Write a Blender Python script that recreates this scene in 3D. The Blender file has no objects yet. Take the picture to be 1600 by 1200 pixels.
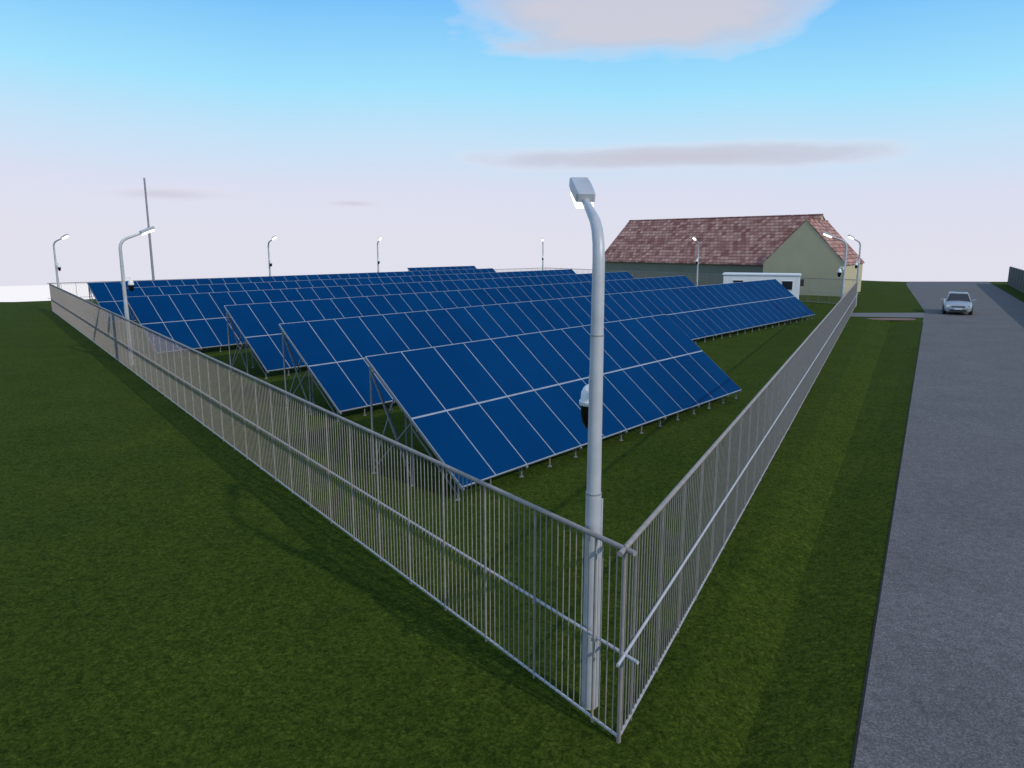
import bpy, math, random
from mathutils import Vector, Matrix
random.seed(4)
scene = bpy.context.scene
D = bpy.data

# ---------------------------------------------------------------- materials
def nmat(name, base=(0.5,0.5,0.5), rough=0.6, metal=0.0, spec=0.5, emit=None, es=0.0):
    m = D.materials.new(name); m.use_nodes = True
    b = m.node_tree.nodes['Principled BSDF']
    b.inputs['Base Color'].default_value = (*base,1)
    b.inputs['Roughness'].default_value = rough
    b.inputs['Metallic'].default_value = metal
    b.inputs['Specular IOR Level'].default_value = spec
    if emit:
        b.inputs['Emission Color'].default_value = (*emit,1)
        b.inputs['Emission Strength'].default_value = es
    return m, m.node_tree, b

def ramp(nt, fac, stops):
    r = nt.nodes.new('ShaderNodeValToRGB')
    el = r.color_ramp.elements
    while len(el) < len(stops): el.new(0.5)
    for e,(p,c) in zip(el, stops):
        e.position = p; e.color = (*c,1)
    nt.links.new(fac, r.inputs[0]); return r.outputs[0]

def noise(nt, vec, scale, detail=6, rough=0.6, dist=0.0):
    n = nt.nodes.new('ShaderNodeTexNoise')
    n.inputs['Scale'].default_value = scale; n.inputs['Detail'].default_value = detail
    n.inputs['Roughness'].default_value = rough; n.inputs['Distortion'].default_value = dist
    if vec is not None: nt.links.new(vec, n.inputs['Vector'])
    return n.outputs['Fac']

def objco(nt):
    return nt.nodes.new('ShaderNodeTexCoord').outputs['Object']

def mix(nt, a, b, fac, mode='MIX'):
    m = nt.nodes.new('ShaderNodeMix'); m.data_type='RGBA'; m.blend_type=mode
    if isinstance(fac,(int,float)): m.inputs[0].default_value=fac
    else: nt.links.new(fac, m.inputs[0])
    for s,i in ((a,6),(b,7)):
        if isinstance(s,tuple): m.inputs[i].default_value=(*s,1)
        else: nt.links.new(s, m.inputs[i])
    return m.outputs[2]

def bump(nt, b, h, strength, dist):
    n = nt.nodes.new('ShaderNodeBump')
    n.inputs['Strength'].default_value=strength; n.inputs['Distance'].default_value=dist
    nt.links.new(h, n.inputs['Height']); nt.links.new(n.outputs[0], b.inputs['Normal'])

def varied(name, c1, c2, scale, rough=0.6, metal=0.0, spec=0.5, bs=0.0):
    m,nt,b = nmat(name, c1, rough, metal, spec)
    co = objco(nt); n = noise(nt, co, scale, 8)
    nt.links.new(ramp(nt, n, [(0.3,c1),(0.7,c2)]), b.inputs['Base Color'])
    if bs: bump(nt, b, n, bs, 0.02)
    return m

# grass
M_GRASS,nt,b = nmat('grass_mat', rough=0.95, spec=0.03)
co = objco(nt)
fine = noise(nt, co, 20, 12, 0.85, 1.0)
mid = noise(nt, co, 7.0, 10, 0.8, 0.9)
big = noise(nt, co, 0.45, 6, 0.65)
c = ramp(nt, fine, [(0.36,(0.010,0.021,0.003)),(0.5,(0.036,0.061,0.008)),(0.64,(0.108,0.142,0.025))])
c = mix(nt, c, ramp(nt, mid, [(0.36,(0.50,0.56,0.46)),(0.64,(1.42,1.36,1.25))]), 1.0, 'MULTIPLY')
c = mix(nt, c, ramp(nt, big, [(0.3,(0.80,0.86,0.78)),(0.7,(1.16,1.11,1.05))]), 1.0, 'MULTIPLY')
nt.links.new(c, b.inputs['Base Color'])
bump(nt, b, fine, 0.7, 0.03)

# asphalt
M_ROAD,nt,b = nmat('asphalt_mat', rough=0.9, spec=0.2)
co = objco(nt)
f = noise(nt, co, 38, 8, 0.9); g = noise(nt, co, 7.0, 8, 0.75); h = noise(nt, co, 0.5, 4)
c = ramp(nt, f, [(0.36,(0.045,0.044,0.045)),(0.5,(0.122,0.119,0.119)),(0.64,(0.27,0.265,0.265))])
c = mix(nt, c, ramp(nt, g, [(0.3,(0.72,0.72,0.72)),(0.7,(1.24,1.24,1.24))]), 1.0, 'MULTIPLY')
c = mix(nt, c, ramp(nt, h, [(0.3,(0.9,0.9,0.91)),(0.7,(1.1,1.1,1.1))]), 1.0, 'MULTIPLY')
nt.links.new(c, b.inputs['Base Color']); bump(nt, b, f, 0.3, 0.01)

M_EDGE = varied('road_edge_mat',(0.03,0.022,0.018),(0.06,0.045,0.035),8,0.95)
M_SOIL = varied('soil_mat',(0.15,0.07,0.06),(0.22,0.13,0.11),3,0.95)
M_STEEL = varied('galvanised_mat',(0.24,0.215,0.20),(0.34,0.31,0.29),9,0.65,0.1)
M_CONC = varied('concrete_mat',(0.11,0.11,0.115),(0.16,0.16,0.165),3,0.9)
M_RAIL = varied('rail_mat',(0.40,0.40,0.42),(0.52,0.52,0.54),9,0.6,0.1)
M_SUP = varied('support_steel_mat',(0.18,0.19,0.21),(0.27,0.28,0.30),6,0.5,0.2)
M_FRAME = varied('panel_frame_mat',(0.26,0.30,0.36),(0.36,0.40,0.46),4,0.45,0.2)
M_POLE = varied('pole_mat',(0.38,0.40,0.43),(0.52,0.54,0.57),2.2,0.45,0.1)
M_POLEJ = varied('pole_joint_mat',(0.22,0.23,0.25),(0.30,0.31,0.33),5,0.5,0.1)
M_WHITE = varied('white_paint_mat',(0.74,0.75,0.77),(0.82,0.83,0.84),1.5,0.5)
M_BLACK,_,_ = nmat('black_dome_mat',(0.006,0.006,0.008),0.12)
M_DARK,_,_ = nmat('dark_mat',(0.02,0.022,0.025),0.5)
M_GLASS,_,_ = nmat('window_glass_mat',(0.02,0.025,0.03),0.08)
M_LED,_,_ = nmat('lamp_lens_mat',(0.9,0.9,0.85),0.4,emit=(1.0,0.97,0.85),es=2.2)
M_CAR = varied('silver_paint_mat',(0.42,0.44,0.46),(0.46,0.48,0.5),3,0.28,0.5)
M_TYRE,_,_ = nmat('tyre_mat',(0.012,0.012,0.012),0.85)
M_CHROME,_,_ = nmat('chrome_mat',(0.6,0.6,0.62),0.2,0.9)
M_HL,_,_ = nmat('headlight_mat',(0.75,0.78,0.8),0.1)
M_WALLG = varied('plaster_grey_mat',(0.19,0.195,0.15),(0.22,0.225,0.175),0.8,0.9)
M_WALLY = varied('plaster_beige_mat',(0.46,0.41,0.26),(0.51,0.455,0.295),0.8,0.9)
M_BWALL = varied('boundary_wall_mat',(0.07,0.075,0.075),(0.10,0.105,0.10),1.2,0.9,bs=0.3)

# panel cells
M_PV,nt,b = nmat('pv_cell_mat', (0.0,0.035,0.15), 0.5, 0.0, 0.02)
co = objco(nt); n = noise(nt, co, 0.35, 3)
nt.links.new(ramp(nt, n, [(0.3,(0.0,0.032,0.116)),(0.7,(0.0,0.040,0.138))]), b.inputs['Base Color'])

# roof tiles
M_ROOF,nt,b = nmat('roof_tile_mat', rough=0.85, spec=0.15)
co = objco(nt)
sx = nt.nodes.new('ShaderNodeSeparateXYZ'); nt.links.new(co, sx.inputs[0])
cb = nt.nodes.new('ShaderNodeCombineXYZ'); nt.links.new(sx.outputs[0], cb.inputs[0]); nt.links.new(sx.outputs[2], cb.inputs[1])
br = nt.nodes.new('ShaderNodeTexBrick'); nt.links.new(cb.outputs[0], br.inputs['Vector'])
br.inputs['Scale'].default_value=1.0; br.inputs['Brick Width'].default_value=0.55; br.inputs['Row Height'].default_value=0.36
br.inputs['Mortar Size'].default_value=0.03; br.inputs['Bias'].default_value=0.0
br.inputs['Color1'].default_value=(0.23,0.095,0.078,1); br.inputs['Color2'].default_value=(0.53,0.33,0.27,1); br.inputs['Mortar'].default_value=(0.12,0.055,0.05,1)
n = noise(nt, co, 1.3, 6, 0.7)
c = mix(nt, br.outputs[0], ramp(nt, n, [(0.3,(0.75,0.78,0.8)),(0.7,(1.2,1.15,1.15))]), 1.0, 'MULTIPLY')
nt.links.new(c, b.inputs['Base Color']); bump(nt, b, br.outputs['Fac'], -0.4, 0.04)

# ---------------------------------------------------------------- mesh builder
class MB:
    def __init__(s): s.v=[]; s.f=[]; s.m=[]; s.mats=[]; s.sm=[]
    def mi(s, mat):
        if mat not in s.mats: s.mats.append(mat)
        return s.mats.index(mat)
    def add(s, vs, fs, mat, smooth=False):
        o=len(s.v); s.v += [tuple(v) for v in vs]; k=s.mi(mat)
        for f in fs: s.f.append([i+o for i in f]); s.m.append(k); s.sm.append(smooth)
    def box(s, c, d, mat, rot=None):
        hx,hy,hz=[a/2 for a in d]; vs=[]
        for z in (-hz,hz):
            for x,y in ((-hx,-hy),(hx,-hy),(hx,hy),(-hx,hy)):
                p=Vector((x,y,z)); 
                if rot: p=rot@p
                vs.append(p+Vector(c))
        s.add(vs,[(3,2,1,0),(4,5,6,7),(0,1,5,4),(1,2,6,5),(2,3,7,6),(3,0,4,7)],mat)
    def beam(s, a, b, w, h, mat, up=Vector((0,0,1))):
        a=Vector(a); b=Vector(b); d=(b-a).normalized()
        if abs(d.dot(up))>0.98: up=Vector((1,0,0))
        x=d.cross(up).normalized(); y=x.cross(d)
        vs=[]
        for p in (a,b):
            for i,j in ((-1,-1),(1,-1),(1,1),(-1,1)): vs.append(p+x*i*w/2+y*j*h/2)
        s.add(vs,[(0,1,2,3),(7,6,5,4),(0,4,5,1),(1,5,6,2),(2,6,7,3),(3,7,4,0)],mat)
    def tube(s, path, radii, mat, seg=14, smooth=True):
        path=[Vector(p) for p in path]; n=len(path); vs=[]; prev=None
        if isinstance(radii,(int,float)): radii=[radii]*n
        for i,p in enumerate(path):
            d=(path[min(i+1,n-1)]-path[max(i-1,0)]).normalized()
            if prev is None:
                ref=Vector((0,0,1)) if abs(d.z)<0.9 else Vector((1,0,0)); x=d.cross(ref).normalized()
            else: x=(prev-d*prev.dot(d)).normalized()
            prev=x; y=d.cross(x)
            for k in range(seg):
                a=2*math.pi*k/seg; vs.append(p+(x*math.cos(a)+y*math.sin(a))*radii[i])
        fs=[]
        for i in range(n-1):
            for k in range(seg):
                k2=(k+1)%seg; fs.append((i*seg+k,i*seg+k2,(i+1)*seg+k2,(i+1)*seg+k))
        s.add(vs,fs,mat,smooth)
        s.add([vs[k] for k in range(seg)],[tuple(range(seg))[::-1]],mat)
        s.add([vs[(n-1)*seg+k] for k in range(seg)],[tuple(range(seg))],mat)
    def obj(s, name, parent=None, loc=None, rz=0, bevel=0):
        me=D.meshes.new(name); me.from_pydata(s.v,[],s.f)
        for m in s.mats: me.materials.append(m)
        me.polygons.foreach_set('material_index', s.m)
        me.polygons.foreach_set('use_smooth', s.sm); me.update()
        o=D.objects.new(name, me); scene.collection.objects.link(o)
        if parent: o.parent=parent
        if loc: o.location=loc
        o.rotation_euler[2]=rz
        if bevel:
            md=o.modifiers.new('bev','BEVEL'); md.width=bevel; md.segments=2; md.limit_method='ANGLE'
        return o
def empty(name, loc=(0,0,0), rz=0):
    o=D.objects.new(name,None); scene.collection.objects.link(o); o.location=loc; o.rotation_euler[2]=rz
    o.empty_display_size=0.3
    return o

# ---------------------------------------------------------------- ground
V=Vector
RL=[(-31.0,-54.0),(3.32,6.26),(26.2,46.4),(27.4,48.6),(30.9,54.6),(50.2,93.7),(54.0,100.5)]   # road left edge
RR=[(-22.0,-54.0),(12.6,6.26),(34.9,46.4),(36.1,48.6),(39.5,54.6),(61.2,93.7),(65.0,100.5)]   # road right edge
dep=[0.24,0.24,0.24,0,0,0,0]
w1=[1.0,1.05,1.9,1.9,1.9,1.9,1.9]; w2=[1.75,1.8,3.1,3.1,3.1,3.1,3.1]
nl=V((-0.87,0.49))
g=MB()
S0=[V(p)+nl*w for p,w in zip(RL,w2)]; S1=[V(p)+nl*w for p,w in zip(RL,w1)]
poly=[(-170,-54)]+[tuple(p) for p in S0]+[(44,112),(24,120),(0,112),(-20,88),(-34,72),(-44,64.8),(-170,62)]
g.add([(p[0],p[1],0) for p in poly],[tuple(range(len(poly)))],M_GRASS)
for i in range(len(RL)-1):
    a0,a1=S0[i],S0[i+1]; b0,b1=S1[i],S1[i+1]; c0,c1=V(RL[i]),V(RL[i+1])
    g.add([(*a0,0),(*b0,-dep[i]),(*b1,-dep[i+1]),(*a1,0)],[(0,1,2,3)],M_GRASS)
    g.add([(*b0,-dep[i]),(*c0,0),(*c1,0),(*b1,-dep[i+1])],[(0,1,2,3)],M_GRASS)
    d0,d1=V(RR[i]),V(RR[i+1])
    g.add([(*c0,0),(*d0,0),(*d1,0),(*c1,0)],[(0,1,2,3)],M_GRASS)
    e0,e1=(150,RR[i][1]),(150,RR[i+1][1])
    g.add([(*d0,0),(*e0,0),(*e1,0),(*d1,0)],[(0,1,2,3)],M_GRASS)
g.obj('grass_ground')

r=MB()
for i in range(len(RL)-1):
    r.add([(*RL[i],.02),(*RR[i],.02),(*RR[i+1],.02),(*RL[i+1],.02)],[(0,1,2,3)],M_ROAD)
road=r.obj('asphalt_road')
e=MB()
for i in range(len(RL)-1):
    p=[V(RL[i])+nl*.03,V(RL[i]),V(RL[i+1]),V(RL[i+1])+nl*.03]
    e.add([(*p[0],-.005),(*p[1],.019),(*p[2],.019),(*p[3],-.005)],[(0,1,2,3)],M_EDGE)
    p=[V(RR[i])-nl*.03,V(RR[i]),V(RR[i+1]),V(RR[i+1])-nl*.03]
    e.add([(*p[0],.006),(*p[1],.019),(*p[2],.019),(*p[3],.006)],[(3,2,1,0)],M_EDGE)
e.obj('road_edging', parent=road)
dr=MB(); dr.add([(23.9,51.4,.012),(28.6,50.6,.012),(30.7,54.3,.012),(25.0,54.2,.012)],[(0,1,2,3)],M_CONC); dr.obj('driveway')
sp=MB(); 
pts=[(25.9+1.6*math.cos(t)*(1+.1*math.sin(3*t)),49.6+0.9*math.sin(t)*(1+.15*math.cos(2*t)),.008) for t in [i*math.pi/12 for i in range(24)]]
sp.add(pts,[tuple(range(24))],M_SOIL); sp.obj('soil_patch')

# ---------------------------------------------------------------- fence
A=V((1.09,6.64)); B=V((-35.0,55.6)); C=V((28.7,61.0)); Dk=V((4.2,93.0))
def fence(p,q,ext0=0.14,ext1=0.12):
    L=(q-p).length; d=(q-p)/L; m=MB(); m2=MB()
    P=lambda t,z:V((p.x+d.x*t,p.y+d.y*t,z))
    n=int(L/0.1)
    for i in range(n+1):
        t=L*i/n; w=0.009
        m.beam(P(t,0.03),P(t,2.08),w,w,M_STEEL,up=V((d.x,d.y,0)))
    m.beam(P(0,-.1),P(0,2.10),0.032,0.032,M_STEEL,up=V((d.x,d.y,0)))
    k=int(L-.4)
    for i in range(k+1):
        t=.4+i
        m.beam(P(t,-0.1),P(t,2.09),0.021,0.021,M_STEEL,up=V((d.x,d.y,0)))
        m.box(P(t,0.96),(0.04,0.04,0.04),M_STEEL,Matrix.Rotation(math.atan2(d.y,d.x),3,'Z'))
    m2.tube([P(-ext0,2.105),P(L*.5,2.105),P(L+ext1,2.105)],0.028,M_STEEL,10)
    o=V((-d.y,d.x,0))*-.03
    m2.tube([P(-.2,0.98)+o,P(L+.2,0.98)+o],0.018,M_RAIL,8)
    m2.beam(P(0,0.06),P(L,0.06),0.022,0.022,M_RAIL)
    e=empty('metal_fence'); m.obj('pickets',e); m2.obj('rails',e)
fence(A,B); fence(A,C); fence(C,Dk); fence(Dk,B)

# ---------------------------------------------------------------- solar arrays
O=V((-0.98,13.7,0)); ua=V((0.656,0.755,0)); ub=V((-0.755,0.656,0))
tilt=math.atan2(2.31,2.91); SL=3.715
cs,sn=math.cos(tilt),math.sin(tilt)
us=ub*cs+V((0,0,sn)); un=V((0,0,cs))-ub*sn
rows=[(0,0,13),(7.3,2.4,39),(15.0,4.7,38),(23.0,4.1,43),(30.5,6.9,42),(38.2,7.8,38),(45.8,41,10)]
for perp,a0,nc in rows:
    base=O+ub*perp+ua*a0+V((0,0,.31))
    e=empty('solar_panel_array')
    pw=1.0; m=MB()
    Pp=lambda a,s,n=0: base+ua*a+us*s+un*n
    Lr=nc*pw
    vs=[Pp(x,y,z) for z in (-.045,0) for x,y in ((0,0),(Lr,0),(Lr,SL),(0,SL))]
    m.add(vs,[(3,2,1,0),(4,5,6,7),(0,1,5,4),(1,2,6,5),(2,3,7,6),(3,0,4,7)],M_FRAME)
    c=MB()
    for i in range(nc):
        for j in range(2):
            x0=i*pw+.017; x1=(i+1)*pw-.017; y0=j*SL/2+.024; y1=(j+1)*SL/2-.024
            vs=[Pp(x,y,z) for z in (0,.005) for x,y in ((x0,y0),(x1,y0),(x1,y1),(x0,y1))]
            c.add(vs,[(4,5,6,7),(0,1,5,4),(1,2,6,5),(2,3,7,6),(3,0,4,7)],M_PV)
    c.obj('cells',e); m.obj('panel_frames',e)
    s=MB()
    def gp(a,b,z): q=O+ub*(perp+b)+ua*(a0+a); return V((q.x,q.y,z))
    zt=lambda b:.31+b*sn/cs-.09
    bb=[0.16,1.5,2.8]
    nf=nc
    for i in range(nf+1):
        a=min(max(i*Lr/nf,.04),Lr-.04)
        for b_,w in zip(bb,(.028,.03,.04)):
            s.beam(gp(a,b_,0),gp(a,b_,zt(b_)),w,w,M_SUP)
            s.box(gp(a,b_,.008),(.09,.09,.016),M_SUP)
        if i%2==0 or i==nf:
            s.beam(gp(a,.0,.31-.075),gp(a,2.88,.31+2.88*sn/cs-.075),.045,.06,M_SUP)
            s.beam(gp(a,1.5,.08),gp(a,2.8,zt(2.8)-.1),.03,.03,M_SUP)
            s.beam(gp(a,2.8,.1),gp(a,1.5,zt(1.5)-.05),.03,.03,M_SUP)
            s.beam(gp(a,.16,.1),gp(a,1.5,zt(1.5)-.15),.025,.025,M_SUP)
        if i<nf and i%2==0:
            a2=min((i+1)*Lr/nf,Lr-.04)
            s.beam(gp(a,2.8,.15),gp(a2,2.8,zt(2.8)-.1),.025,.025,M_SUP)
            s.beam(gp(a2,2.8,.15),gp(a,2.8,zt(2.8)-.1),.025,.025,M_SUP)
    for b_ in (.3,1.3,1.75,2.65):
        s.beam(gp(0,b_,.31+b_*sn/cs-.10),gp(Lr,b_,.31+b_*sn/cs-.10),.04,.05,M_SUP)
    s.obj('support_frame',e)

# ---------------------------------------------------------------- street lamps with dome cameras
def lamp(x,y):
    d=(V((-1.5,46))-V((x,y))).normalized()
    e=empty('street_lamp',(x,y,0),math.atan2(d.y,d.x))
    m=MB()
    m.tube([(0,0,0),(0,0,2.45)],[.088,.082],M_POLE,20)
    m.tube([(0,0,2.45),(0,0,2.465)],[.085,.085],M_POLEJ,20)
    m.tube([(0,0,2.465),(0,0,4.1)],[.076,.068],M_POLE,20)
    m.tube([(0,0,4.1),(0,0,4.115)],[.070,.070],M_POLEJ,20)
    m.tube([(0,0,4.115),(0,0,4.85),(.03,0,5.0),(.12,0,5.14),(.27,0,5.24),(.6,0,5.36),(.95,0,5.48)],[.066,.062,.060,.058,.054,.046,.042],M_POLE,16)
    m.box((.09,0,1.2),(.012,.09,.3),M_POLEJ)
    m.tube([(-.02,-.085,0),(-.02,-.085,2.4)],[.014,.014],M_POLE,8)
    m.obj('pole',e)
    h=MB()
    a=V((.84,0,5.49)); dd=V((.93,0,.36)).normalized(); upv=V((-dd.z,0,dd.x)); sd=V((0,1,0))
    secs=[(0,.085,.045),(.04,.105,.055),(.40,.112,.058),(.60,.108,.050)]
    vs=[]
    for t,w,hh in secs:
        for i,j in ((-1,-1),(-1,.7),(-.85,1),(.85,1),(1,.7),(1,-1)): vs.append(a+dd*t+sd*i*w+upv*j*hh)
    n6=6*(len(secs)-1)
    fs=[(0,1,2,3,4,5),tuple(n6+k for k in (5,4,3,2,1,0))]
    for i in range(len(secs)-1):
        for k in range(6): fs.append((i*6+k,(i+1)*6+k,(i+1)*6+(k+1)%6,i*6+(k+1)%6))
    h.add(vs,fs,M_POLE); h.obj('lamp_head',e)
    l=MB(); l.beam(a+dd*.05-upv*.09,a+dd*.54-upv*.09,.19,.08,M_LED,up=upv); l.obj('lens',e)
    c=MB()
    c.tube([(.05,0,3.62),(.2,0,3.66),(.27,0,3.62),(.28,0,3.55)],.022,M_WHITE,8)
    c.box((.065,0,3.6),(.05,.12,.18),M_WHITE)
    c.tube([(.28,0,3.56),(.28,0,3.53),(.28,0,3.47),(.28,0,3.38)],[.03,.075,.105,.112],M_WHITE,18)
    c.tube([(.28,0,3.38),(.28,0,3.34),(.28,0,3.335)],[.125,.125,.11],M_WHITE,18)
    c.obj('camera_housing',e)
    k=MB(); k.tube([(.28,0,3.34),(.28,0,3.24),(.28,0,3.15),(.28,0,3.09),(.28,0,3.07)],[.107,.107,.09,.055,.02],M_BLACK,18)
    k.obj('camera_dome',e)
for x,y in [(.85,7.25),(-16.05,30.4),(-33.7,54.6),(-21.5,65.5),(-13.4,74),(3.8,91),(18.4,73.2),(20.0,44.4),(28.15,60.0)]:
    lamp(x,y)

# lightning mast
m=MB(); m.tube([(0,0,0),(0,0,6)],[.085,.075],M_POLEJ,10); m.tube([(0,0,6),(0,0,6.12)],[.10,.10],M_POLEJ,10)
m.tube([(0,0,6.12),(0,0,9.3)],[.065,.06],M_POLEJ,8); 
m.box((0,0,.05),(.5,.5,.1),M_CONC)
m.obj('lightning_mast',loc=(-24.2,49.7,0))

# ---------------------------------------------------------------- buildings
def gable(parent,name,L,hw,eave,ridge,wallm,loc,rz,oh=.35,endm=None):
    w=MB(); h=L/2
    vs=[(-h,-hw,0),(h,-hw,0),(h,hw,0),(-h,hw,0),(-h,-hw,eave),(h,-hw,eave),(h,hw,eave),(-h,hw,eave),(-h,0,ridge),(h,0,ridge)]
    w.add(vs,[(0,1,5,4),(2,3,7,6)],wallm)
    w.add(vs,[(1,2,6,9,5),(3,0,4,8,7)],endm or wallm)
    w.obj(name+'_walls',parent,loc,rz)
    k=(ridge-eave)/hw; r=MB(); ho=h+oh*.25
    for sgn in (-1,1):
        y1=sgn*(hw+oh); z1=eave-k*oh
        a=[(-ho,0,ridge+.14),(ho,0,ridge+.14),(ho,y1,z1+.14),(-ho,y1,z1+.14)]
        bq=[(x,y,z-.12) for x,y,z in a]
        fs=[(0,1,2,3),(7,6,5,4),(3,2,6,7),(1,0,4,5),(2,1,5,6),(0,3,7,4)]
        if sgn==1: fs=[f[::-1] for f in fs]
        r.add(a+bq,fs,M_ROOF)
    r.tube([(-ho,0,ridge+.13),(ho,0,ridge+.13)],.10,M_ROOF,8)
    r.obj(name+'_roof',parent,loc,rz)
bh=empty('farm_house')
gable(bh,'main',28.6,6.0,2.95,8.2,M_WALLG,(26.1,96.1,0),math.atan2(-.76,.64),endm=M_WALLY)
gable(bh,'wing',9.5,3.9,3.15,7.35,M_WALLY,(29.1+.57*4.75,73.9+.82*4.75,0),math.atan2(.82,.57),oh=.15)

# site cabin (white container)
e=empty('site_cabin',(17.5,61.0,0),math.atan2(-2.0,5.6))
m=MB(); m.box((2.97,1.25,1.32),(5.94,2.5,2.44),M_WHITE); m.obj('cabin_body',e,bevel=.03)
m=MB(); m.box((2.97,1.25,2.59),(6.1,2.66,.10),M_WHITE); m.box((2.97,1.25,.05),(5.9,2.44,.1),M_DARK); m.obj('cabin_roof_and_skid',e)
m=MB()
for x in (1.2,3.2,5.0): 
    m.box((x,-.012,1.75),(.9,.03,.8),M_WHITE); m.box((x,-.03,1.75),(.78,.02,.68),M_GLASS)
m.box((5.95,1.0,1.05),(.03,.85,1.95),M_RAIL); m.box((5.97,1.0,1.5),(.02,.45,.5),M_GLASS)
m.box((6.12,2.0,1.9),(.35,.7,.55),M_DARK)
m.obj('windows_door',e)

# boundary wall on the far side of the road
p0=V((62.8,93.0)); p1=V((-1.2,-20.0)); dv=(p1-p0).normalized(); L=(p1-p0).length
m=MB(); n=int(L/3)
m.beam((p0.x,p0.y,1.08),(p1.x,p1.y,1.08),.2,2.16,M_BWALL)
m.beam((p0.x,p0.y,2.2),(p1.x,p1.y,2.2),.24,.06,M_BWALL)
for i in range(n+1):
    q=p0+dv*(L*i/n); m.box((q.x,q.y,1.13),(.26,.26,2.26),M_BWALL,Matrix.Rotation(math.atan2(dv.y,dv.x),3,'Z'))
m.obj('boundary_wall')

# ---------------------------------------------------------------- car
def car(x,y,rz):
    e=empty('parked_car',(x,y,.02),rz)   # local +x = front
    m=MB()
    st=[(2.25,.58,.30,.50,.60,.50),(2.20,.72,.22,.55,.68,.60),(2.0,.84,.20,.60,.76,.70),(1.5,.89,.19,.68,.86,.76),(.95,.90,.19,.74,.95,.80),
        (0,.90,.19,.80,.97,.82),(-1.0,.90,.19,.82,.99,.82),(-1.7,.89,.20,.82,1.0,.78),(-2.1,.85,.24,.78,.98,.72),(-2.28,.74,.32,.72,.92,.62)]
    vs=[]
    for X,w,zb,zw,zt,wt in st:
        half=[(0,zb),(w*.85,zb),(w*.98,zb+.12),(w,(zb+zw)/2+.05),(w*.985,zw),(wt,zt-.03),(wt*.6,zt),(0,zt+.015)]
        ring=half+[(-a,b) for a,b in half[-2:0:-1]]
        vs+=[(X,a,b) for a,b in ring]
    R=14; fs=[]
    for i in range(len(st)-1):
        for k in range(R): fs.append((i*R+k,i*R+(k+1)%R,(i+1)*R+(k+1)%R,(i+1)*R+k))
    fs+= [tuple(range(R))[::-1], tuple((len(st)-1)*R+k for k in range(R))]
    m.add(vs,fs,M_CAR,True); m.obj('body',e)
    g2=MB()
    lo=[(1.05,.74,.93),(.9,.79,.95),(-1.55,.78,.98),(-1.95,.66,.98)]
    hi=[(.25,.55,1.42),(.1,.59,1.44),(-.95,.58,1.45),(-1.2,.52,1.41)]
    vs=[]
    for a in (lo,hi):
        for X,w,z in a: vs.append((X,w,z))
        for X,w,z in reversed(a): vs.append((X,-w,z))
    g2.add(vs,[(k,(k+1)%8,8+(k+1)%8,8+k) for k in range(8)],M_GLASS); g2.obj('windows',e)
    rf=MB()
    vs=[(X,w*1.01,z+.0) for X,w,z in hi]+[(X,-w*1.01,z) for X,w,z in reversed(hi)]+[(X*.9,w*.8,z+.045) for X,w,z in hi]+[(X*.9,-w*.8,z+.045) for X,w,z in reversed(hi)]
    rf.add(vs,[(k,(k+1)%8,8+(k+1)%8,8+k) for k in range(8)]+[tuple(range(8,16))],M_CAR,True)
    for s in (-1,1):
        rf.beam((1.0,s*.775,.94),(.18,s*.585,1.43),.06,.05,M_CAR)
        rf.beam((-.4,s*.80,.96),(-.42,s*.60,1.44),.05,.07,M_CAR)
        rf.beam((-1.75,s*.73,.98),(-1.1,s*.56,1.44),.07,.09,M_CAR)
        rf.box((.75,s*.99,1.0),(.16,.22,.14),M_CAR)
    rf.obj('roof_pillars_mirrors',e)
    d=MB()
    d.box((2.235,0,.60),(.06,.84,.10),M_DARK); d.box((2.27,0,.605),(.02,.80,.018),M_CHROME)
    d.box((2.235,0,.33),(.08,1.0,.13),M_DARK); d.box((2.285,0,.45),(.02,.50,.11),M_WHITE)
    for s in (-1,1):
        d.box((2.12,s*.62,.64),(.16,.28,.13),M_HL,Matrix.Rotation(-s*.35,3,'Z')); d.box((2.17,s*.62,.35),(.1,.16,.09),M_HL)
        d.box((-2.2,s*.6,.8),(.12,.28,.15),M_SOIL)
        for X in (1.4,-1.35):
            d.tube([(X,s*.70,.32),(X,s*.915,.32)],.36,M_DARK,24)
            d.tube([(X,s*.72,.31),(X,s*.925,.31)],.315,M_TYRE,24)
            d.tube([(X,s*.9,.31),(X,s*.935,.31)],.2,M_CHROME,16)
    d.obj('trim_and_wheels',e)
car(33.0,54.2,math.atan2(-.87,-.49))

# ---------------------------------------------------------------- light
sun_az=math.atan2(0.735,-0.678)
sun_el=math.radians(32)
sd=V((math.sin(sun_az)*math.cos(sun_el),math.cos(sun_az)*math.cos(sun_el),math.sin(sun_el)))
L=D.lights.new('sun','SUN'); L.energy=2.1; L.angle=math.radians(1.2); L.color=(1,.91,.78)
lo=D.objects.new('sun',L); scene.collection.objects.link(lo); lo.rotation_euler=sd.to_track_quat('Z','Y').to_euler()

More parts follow.
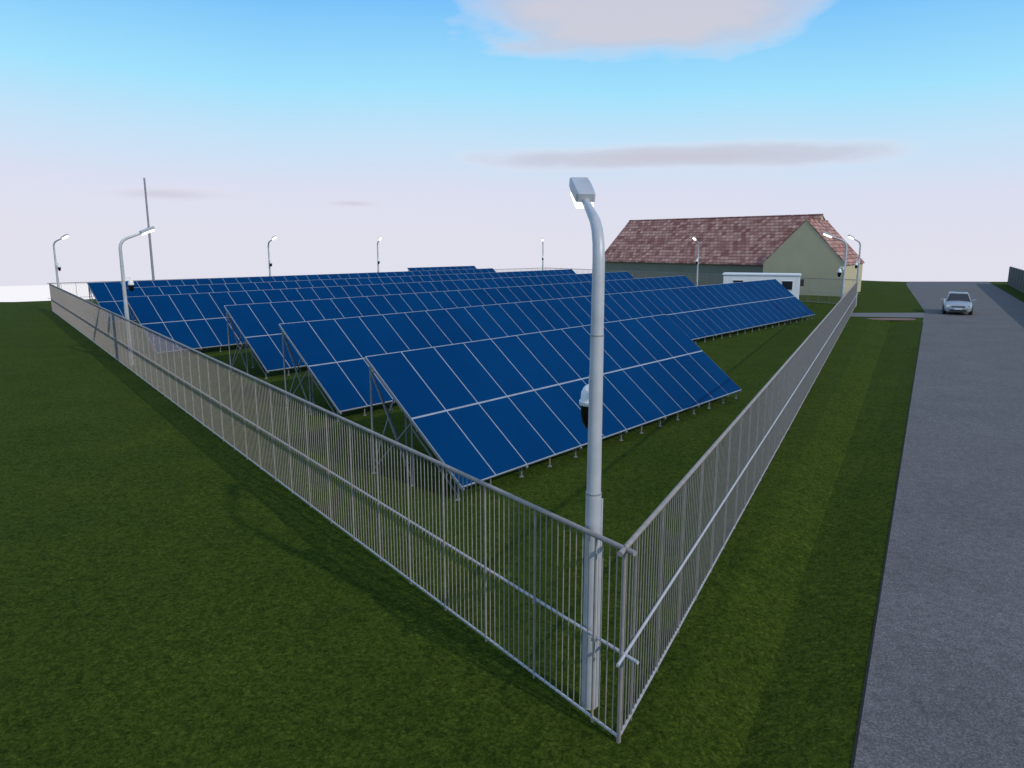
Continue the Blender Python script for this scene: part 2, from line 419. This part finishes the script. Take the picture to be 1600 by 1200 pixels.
w=D.worlds.new('World'); scene.world=w; w.use_nodes=True; nt=w.node_tree
bg=nt.nodes['Background']
tc=nt.nodes.new('ShaderNodeTexCoord').outputs['Generated']
sp=nt.nodes.new('ShaderNodeSeparateXYZ'); nt.links.new(tc,sp.inputs[0])
def math_(op,a,b=None,c=None,clamp=False):
    n=nt.nodes.new('ShaderNodeMath'); n.operation=op; n.use_clamp=clamp
    for i,s in enumerate((a,b,c)):
        if s is None: continue
        if isinstance(s,(int,float)): n.inputs[i].default_value=s
        else: nt.links.new(s,n.inputs[i])
    return n.outputs[0]
el=math_('ARCSINE',sp.outputs[2]); az=math_('ARCTAN2',sp.outputs[0],sp.outputs[1])
nz=noise(nt,tc,3.0,4,0.5)
elw=math_('ADD',el,math_('MULTIPLY',math_('SUBTRACT',nz,0.5),0.03))
elw=math_('ADD',elw,math_('MULTIPLY',az,0.02))
t=math_('DIVIDE',elw,1.2,clamp=True)
dg=lambda d:math.radians(d)/1.2
sky=ramp(nt,t,[(0,(.765,.76,.86)),(dg(4),(.71,.74,.89)),(dg(7.5),(.56,.77,.95)),(dg(11),(.37,.77,1.0)),(dg(17),(.18,.53,.97)),(dg(30),(.20,.46,.85)),(dg(50),(.34,.44,.68)),(1,(.38,.45,.65))])
ni=nt.nodes.new('ShaderNodeTexSky'); ni.sky_type='NISHITA'; ni.sun_disc=False; ni.sun_elevation=sun_el; ni.sun_rotation=sun_az
nm=nt.nodes.new('ShaderNodeVectorMath'); nm.operation='SCALE'; nm.inputs['Scale'].default_value=0.10
nt.links.new(ni.outputs[0],nm.inputs[0])
sky=mix(nt,sky,nm.outputs[0],0.03)
low=math_('LESS_THAN',el,math.radians(-2.63))
sky=mix(nt,sky,(.93,.92,.98),low)
# clouds
cv=nt.nodes.new('ShaderNodeCombineXYZ'); nt.links.new(az,cv.inputs[0]); nt.links.new(math_('MULTIPLY',el,3.2),cv.inputs[1])
cn=noise(nt,cv.outputs[0],5.0,6,0.5,0.2); cn2=noise(nt,cv.outputs[0],14,6,0.6)
def cloud(ca,ce,ha,he,soft=1.0):
    a=math_('DIVIDE',math_('SUBTRACT',az,math.radians(ca)),ha); b2=math_('DIVIDE',math_('SUBTRACT',el,math.radians(ce)),he)
    r2=math_('SQRT',math_('ADD',math_('MULTIPLY',a,a),math_('MULTIPLY',b2,b2)))
    v=math_('SUBTRACT',1.0,r2)
    v=math_('ADD',v,math_('MULTIPLY',math_('SUBTRACT',cn,0.5),1.3))
    v=math_('ADD',v,math_('MULTIPLY',math_('SUBTRACT',cn2,0.5),0.3))
    return math_('MULTIPLY',v,soft,clamp=True)
c1=cloud(9.0,15.7,.235,.054,2.0)
c2=cloud(11.8,6.3,.30,.020,1.4)
c3=cloud(-25,3.4,.13,.012,.7)
c6=cloud(-12,3.0,.05,.006,.6)
c4=cloud(80,24,.5,.10,1.0); c5=cloud(-95,22,.6,.08,1.0); c7=cloud(160,20,.7,.12,1.0)
for cc,col in ((c1,(.62,.615,.70)),(c2,(.58,.58,.68)),(c3,(.61,.60,.70)),(c6,(.61,.60,.70)),(c4,(.75,.74,.82)),(c5,(.75,.74,.82)),(c7,(.75,.74,.82))):
    cr=ramp(nt,cc,[(0,(0,0,0)),(.5,(.6,.6,.6)),(1,(.95,.95,.95))])
    edge=ramp(nt,cc,[(0,(.82,.80,.92)),(.6,col)])
    sky=mix(nt,sky,edge,cr)
nt.links.new(sky,bg.inputs['Color']); bg.inputs['Strength'].default_value=1.0

# ---------------------------------------------------------------- camera
cam=D.cameras.new('camera'); co_=D.objects.new('camera',cam); scene.collection.objects.link(co_)
cam.sensor_width=36; cam.lens=36*1140/1600; cam.clip_end=2000
co_.location=(0,0,5.0); co_.rotation_euler=(math.radians(90-10.83),0,0)
scene.camera=co_
scene.view_settings.view_transform='Standard'; scene.view_settings.look='None'; scene.view_settings.exposure=0
